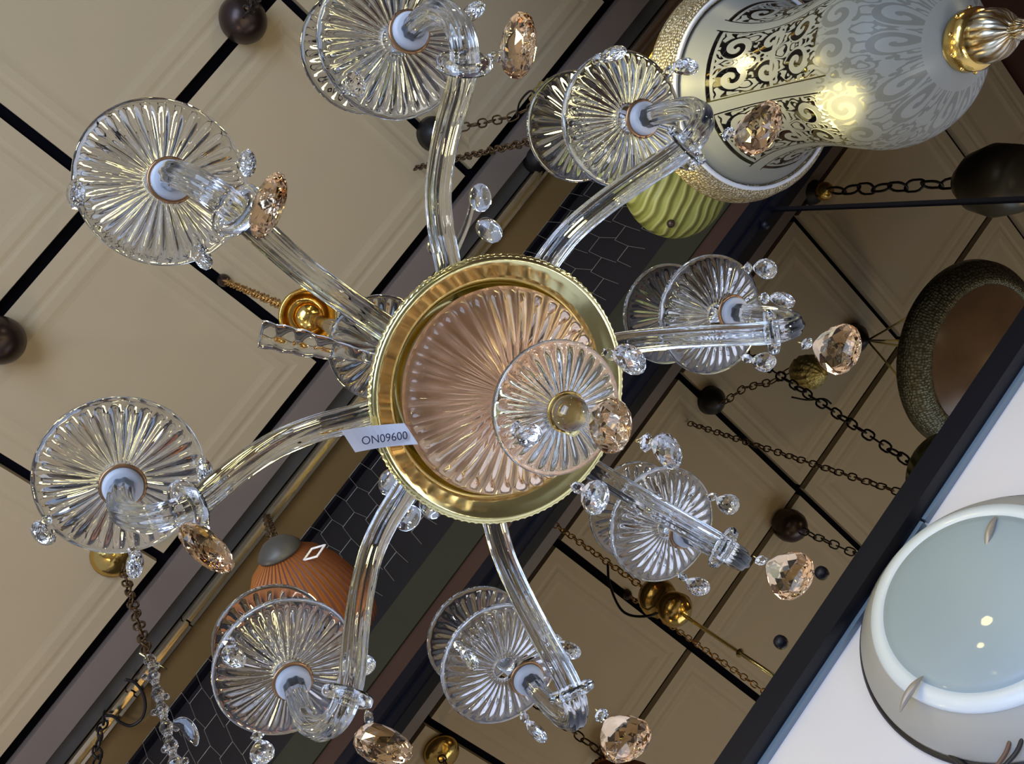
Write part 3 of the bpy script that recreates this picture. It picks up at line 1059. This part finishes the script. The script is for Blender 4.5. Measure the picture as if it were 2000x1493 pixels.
link('filigree_ball', lathe([(0.004, 0.07), (0.028, 0.06), (0.048, 0.033), (0.055, 0.0), (0.050, -0.03), (0.03, -0.055), (0.01, -0.067), (0, -0.069)], 84, fmod), M_MESHGOLD, fg)
cc = at(846, 262, H) - p
link('chain', chain([Vector((0, 0, 0.078)), (at(1000, 228, 2.45) - p), (at(935, 242, 2.6) - p), (at(862, 258, 2.72) - p)], 0.012, 0.0026), M_CHAINM, fg)
link('ceiling_cap', lathe([(0, 0), (0.055, 0), (0.05, -0.03), (0.02, -0.06), (0, -0.065)], 28, mtx=Matrix.Translation(cc)), M_IRON, fg)
link('swag_cord', sweep(spline([at(1048, 185, 2.2) - p, at(1035, 178, 2.25) - p, at(1015, 200, 2.3) - p, at(1010, 228, 2.34) - p], 20), 0.003, 6), M_IRON, fg)

# ------------------------------------------------------------------ dark domed roses upper left, each with chain
for px, py, lab in ((475, 38, 'dark bronze ball rose on the ceiling joint at the top left'), (-2, 665, 'dark bronze ball rose cut by the left picture edge')):
    p = at(px, py, H - 0.05)
    dr = thing('ceiling_rose', lab, 'ceiling rose', p, 'dark ball ceiling roses')
    link('ball_cap', lathe([(0.05, 0.05), (0.062, 0.03), (0.066, 0.0), (0.060, -0.028), (0.045, -0.050), (0.022, -0.063), (0, -0.066)], 40), M_BRONZE, dr)
    link('chain', chain([Vector((0, 0, -0.06)), Vector((0, 0, -0.95))], 0.014, 0.003), M_IRON, dr)
    link('small_shade', lathe([(0.015, -0.93), (0.03, -0.94), (0.07, -1.00), (0.085, -1.06), (0.08, -1.06), (0.065, -1.005), (0.028, -0.95), (0.012, -0.94)], 32, closed=True), M_BRONZE, dr)

# ------------------------------------------------------------------ crystal strand chandelier lower left
p0 = at(222, 1085, H)
cr = thing('crystal_pendant', 'bead strand pendant on a bronze chain, crossing the lower left track', 'crystal pendant', p0)
link('ceiling_cap', lathe([(0, 0), (0.065, 0), (0.062, -0.015), (0.04, -0.03), (0.012, -0.04), (0, -0.042)], 40), M_BRASS, cr)
pc = [at(240, 1108, 2.74) - p0, at(262, 1190, 2.42) - p0, at(290, 1285, 2.08) - p0]
link('chain', chain(pc, 0.013, 0.003), M_CHAINM, cr)
link('frame_wire', sweep([at(272, 1276, 2.08) - p0, at(326, 1308, 2.08) - p0], 0.0022, 8), M_GOLD, cr)
st = spline([at(293, 1290, 2.06) - p0, at(307, 1350, 1.95) - p0, at(322, 1410, 1.83) - p0, at(338, 1475, 1.70) - p0, at(352, 1530, 1.60) - p0], 22)
for k, q in enumerate(st):
    link('bead', ball(bmesh.new(), q, 0.009 if k % 3 else 0.014, 12, 1.1), M_CRYST, cr, smooth=False)
    if k % 2 == 0:
        link('bead', ball(bmesh.new(), q + Vector((0.018 * math.cos(k), 0.018 * math.sin(k), -0.006)), 0.007, 10), M_CRYST, cr, smooth=False)
lf = [at(338, 1412, 1.80) - p0, at(360, 1415, 1.79) - p0, at(378, 1440, 1.77) - p0, at(384, 1458, 1.76) - p0]
link('glass_leaf', sweep(spline(lf, 20), lambda s: 0.0015 + 0.013 * math.sin(math.pi * min(1, s * 0.9 + 0.08)), 16, flat=0.3), M_GLASS, cr)

pz = at(207, 1395, H)
o = link('hanging_chain', chain([at(205, 1395, H - 0.02), at(192, 1450, 2.62), at(186, 1520, 2.45)], 0.015, 0.0034), M_IRON)
tag(o, 'black iron chain hanging at the bottom left beside the cable loop', 'chain')
pts = [at(x, y, 2.76) for x, y in ((244, 1328), (262, 1333), (278, 1352), (284, 1380), (276, 1405), (256, 1418), (236, 1412), (222, 1400), (204, 1398))]
o = link('cable_loop', sweep(spline(pts, 60), 0.0045, 8), M_CABLE)
tag(o, 'thin black cable looping out from the ceiling track, lower left', 'cable')

# ------------------------------------------------------------------ lamps the mirror shows
# brass pendant hidden behind the chandelier's bowl, seen in the mirror
p = W(0.71, 0.107, 2.1)
bp_ = thing('brass_pendant', 'shiny brass pendant with straight rod, seen reflected low in the mirror', 'pendant lamp', p)
link('brass_cup', lathe([(0, 0.06), (0.02, 0.058), (0.05, 0.04), (0.058, 0.015), (0.05, -0.01), (0.03, -0.02), (0.045, -0.05), (0.05, -0.085), (0.03, -0.11), (0, -0.115)], 48), M_BRASS, bp_)
link('rod', lathe([(0, -0.10), (0.005, -0.10), (0.005, -0.36), (0.012, -0.365), (0.005, -0.375), (0.005, -0.50), (0, -0.50)], 16), M_GOLD, bp_)
link('chain', chain([Vector((0, 0, 0.06)), Vector((0.02, -0.01, H - 2.12))], 0.010, 0.0022), M_CHAING, bp_)
link('cord', sweep(spline([Vector((0, 0, -0.05)), Vector((0.02, 0.06, -0.02)), Vector((0.02, 0.09, 0.08)), Vector((0.01, 0.05, 0.22)), Vector((0.006, 0.0, 0.3))], 40), 0.004, 8), M_CABLE, bp_)

# wide stamped bowl pendant, above the frame, seen in the mirror
zb = 2.2
a, b, c = ray(1925, 705)
du = 2 * D - a / c * zb
dv = b / c * zb
p = W(du, dv, zb)
ds = thing('bowl_pendant', 'wide stamped metal bowl pendant on gilt rods, reflected at the mirror right edge', 'pendant lamp', p)
link('stamped_rim', lathe([(0.245, -0.018), (0.262, -0.022), (0.285, -0.010), (0.310, 0.012), (0.322, 0.03), (0.326, 0.055), (0.318, 0.058), (0.30, 0.03), (0.27, 0.0), (0.245, -0.008)], 120, closed=True), M_RELIEF2, ds)
link('glass_dish', lathe([(0, -0.075), (0.06, -0.07), (0.14, -0.05), (0.21, -0.026), (0.248, -0.008)], 72), mat('dish_glass', (0.20, 0.12, 0.07), 0.25, noise=0.5, nscale=9, trans=0.2), ds)
for k in range(4):
    a_ = 2 * math.pi * k / 4 + 0.5
    link('suspension_rod', sweep([Vector((0.30 * math.cos(a_), 0.30 * math.sin(a_), 0.04)), Vector((0, 0, 0.52))], 0.0042, 8), M_GOLD, ds)
link('ceiling_cap', lathe([(0, 0.6), (0.06, 0.6), (0.055, 0.57), (0.02, 0.53), (0, 0.52)], 32), M_IRON, ds)

# smoked pendant seen only in the mirror, upper right
p = W(0.67, 1.70, 2.1)
sm = thing('smoked_pendant', 'dark smoked glass pendant on an iron chain with brass knob, reflected beside the lantern', 'pendant lamp', p)
link('chain', chain([Vector((0, 0, 0.03)), Vector((0, 0, 0.60))], 0.022, 0.0045), M_IRON, sm)
link('brass_knob', ball(bmesh.new(), Vector((0, 0, 0.63)), 0.035, 20), M_BRASS, sm)
link('ceiling_cap', lathe([(0, 0.70), (0.05, 0.70), (0.045, 0.68), (0.015, 0.66), (0, 0.65)], 24), M_IRON, sm)
link('shade', lathe([(0.02, 0.03), (0.05, 0.02), (0.09, -0.03), (0.11, -0.10), (0.10, -0.17), (0.07, -0.20), (0, -0.21)], 40), mat('smoked_glass', (0.05, 0.045, 0.03), 0.35), sm)
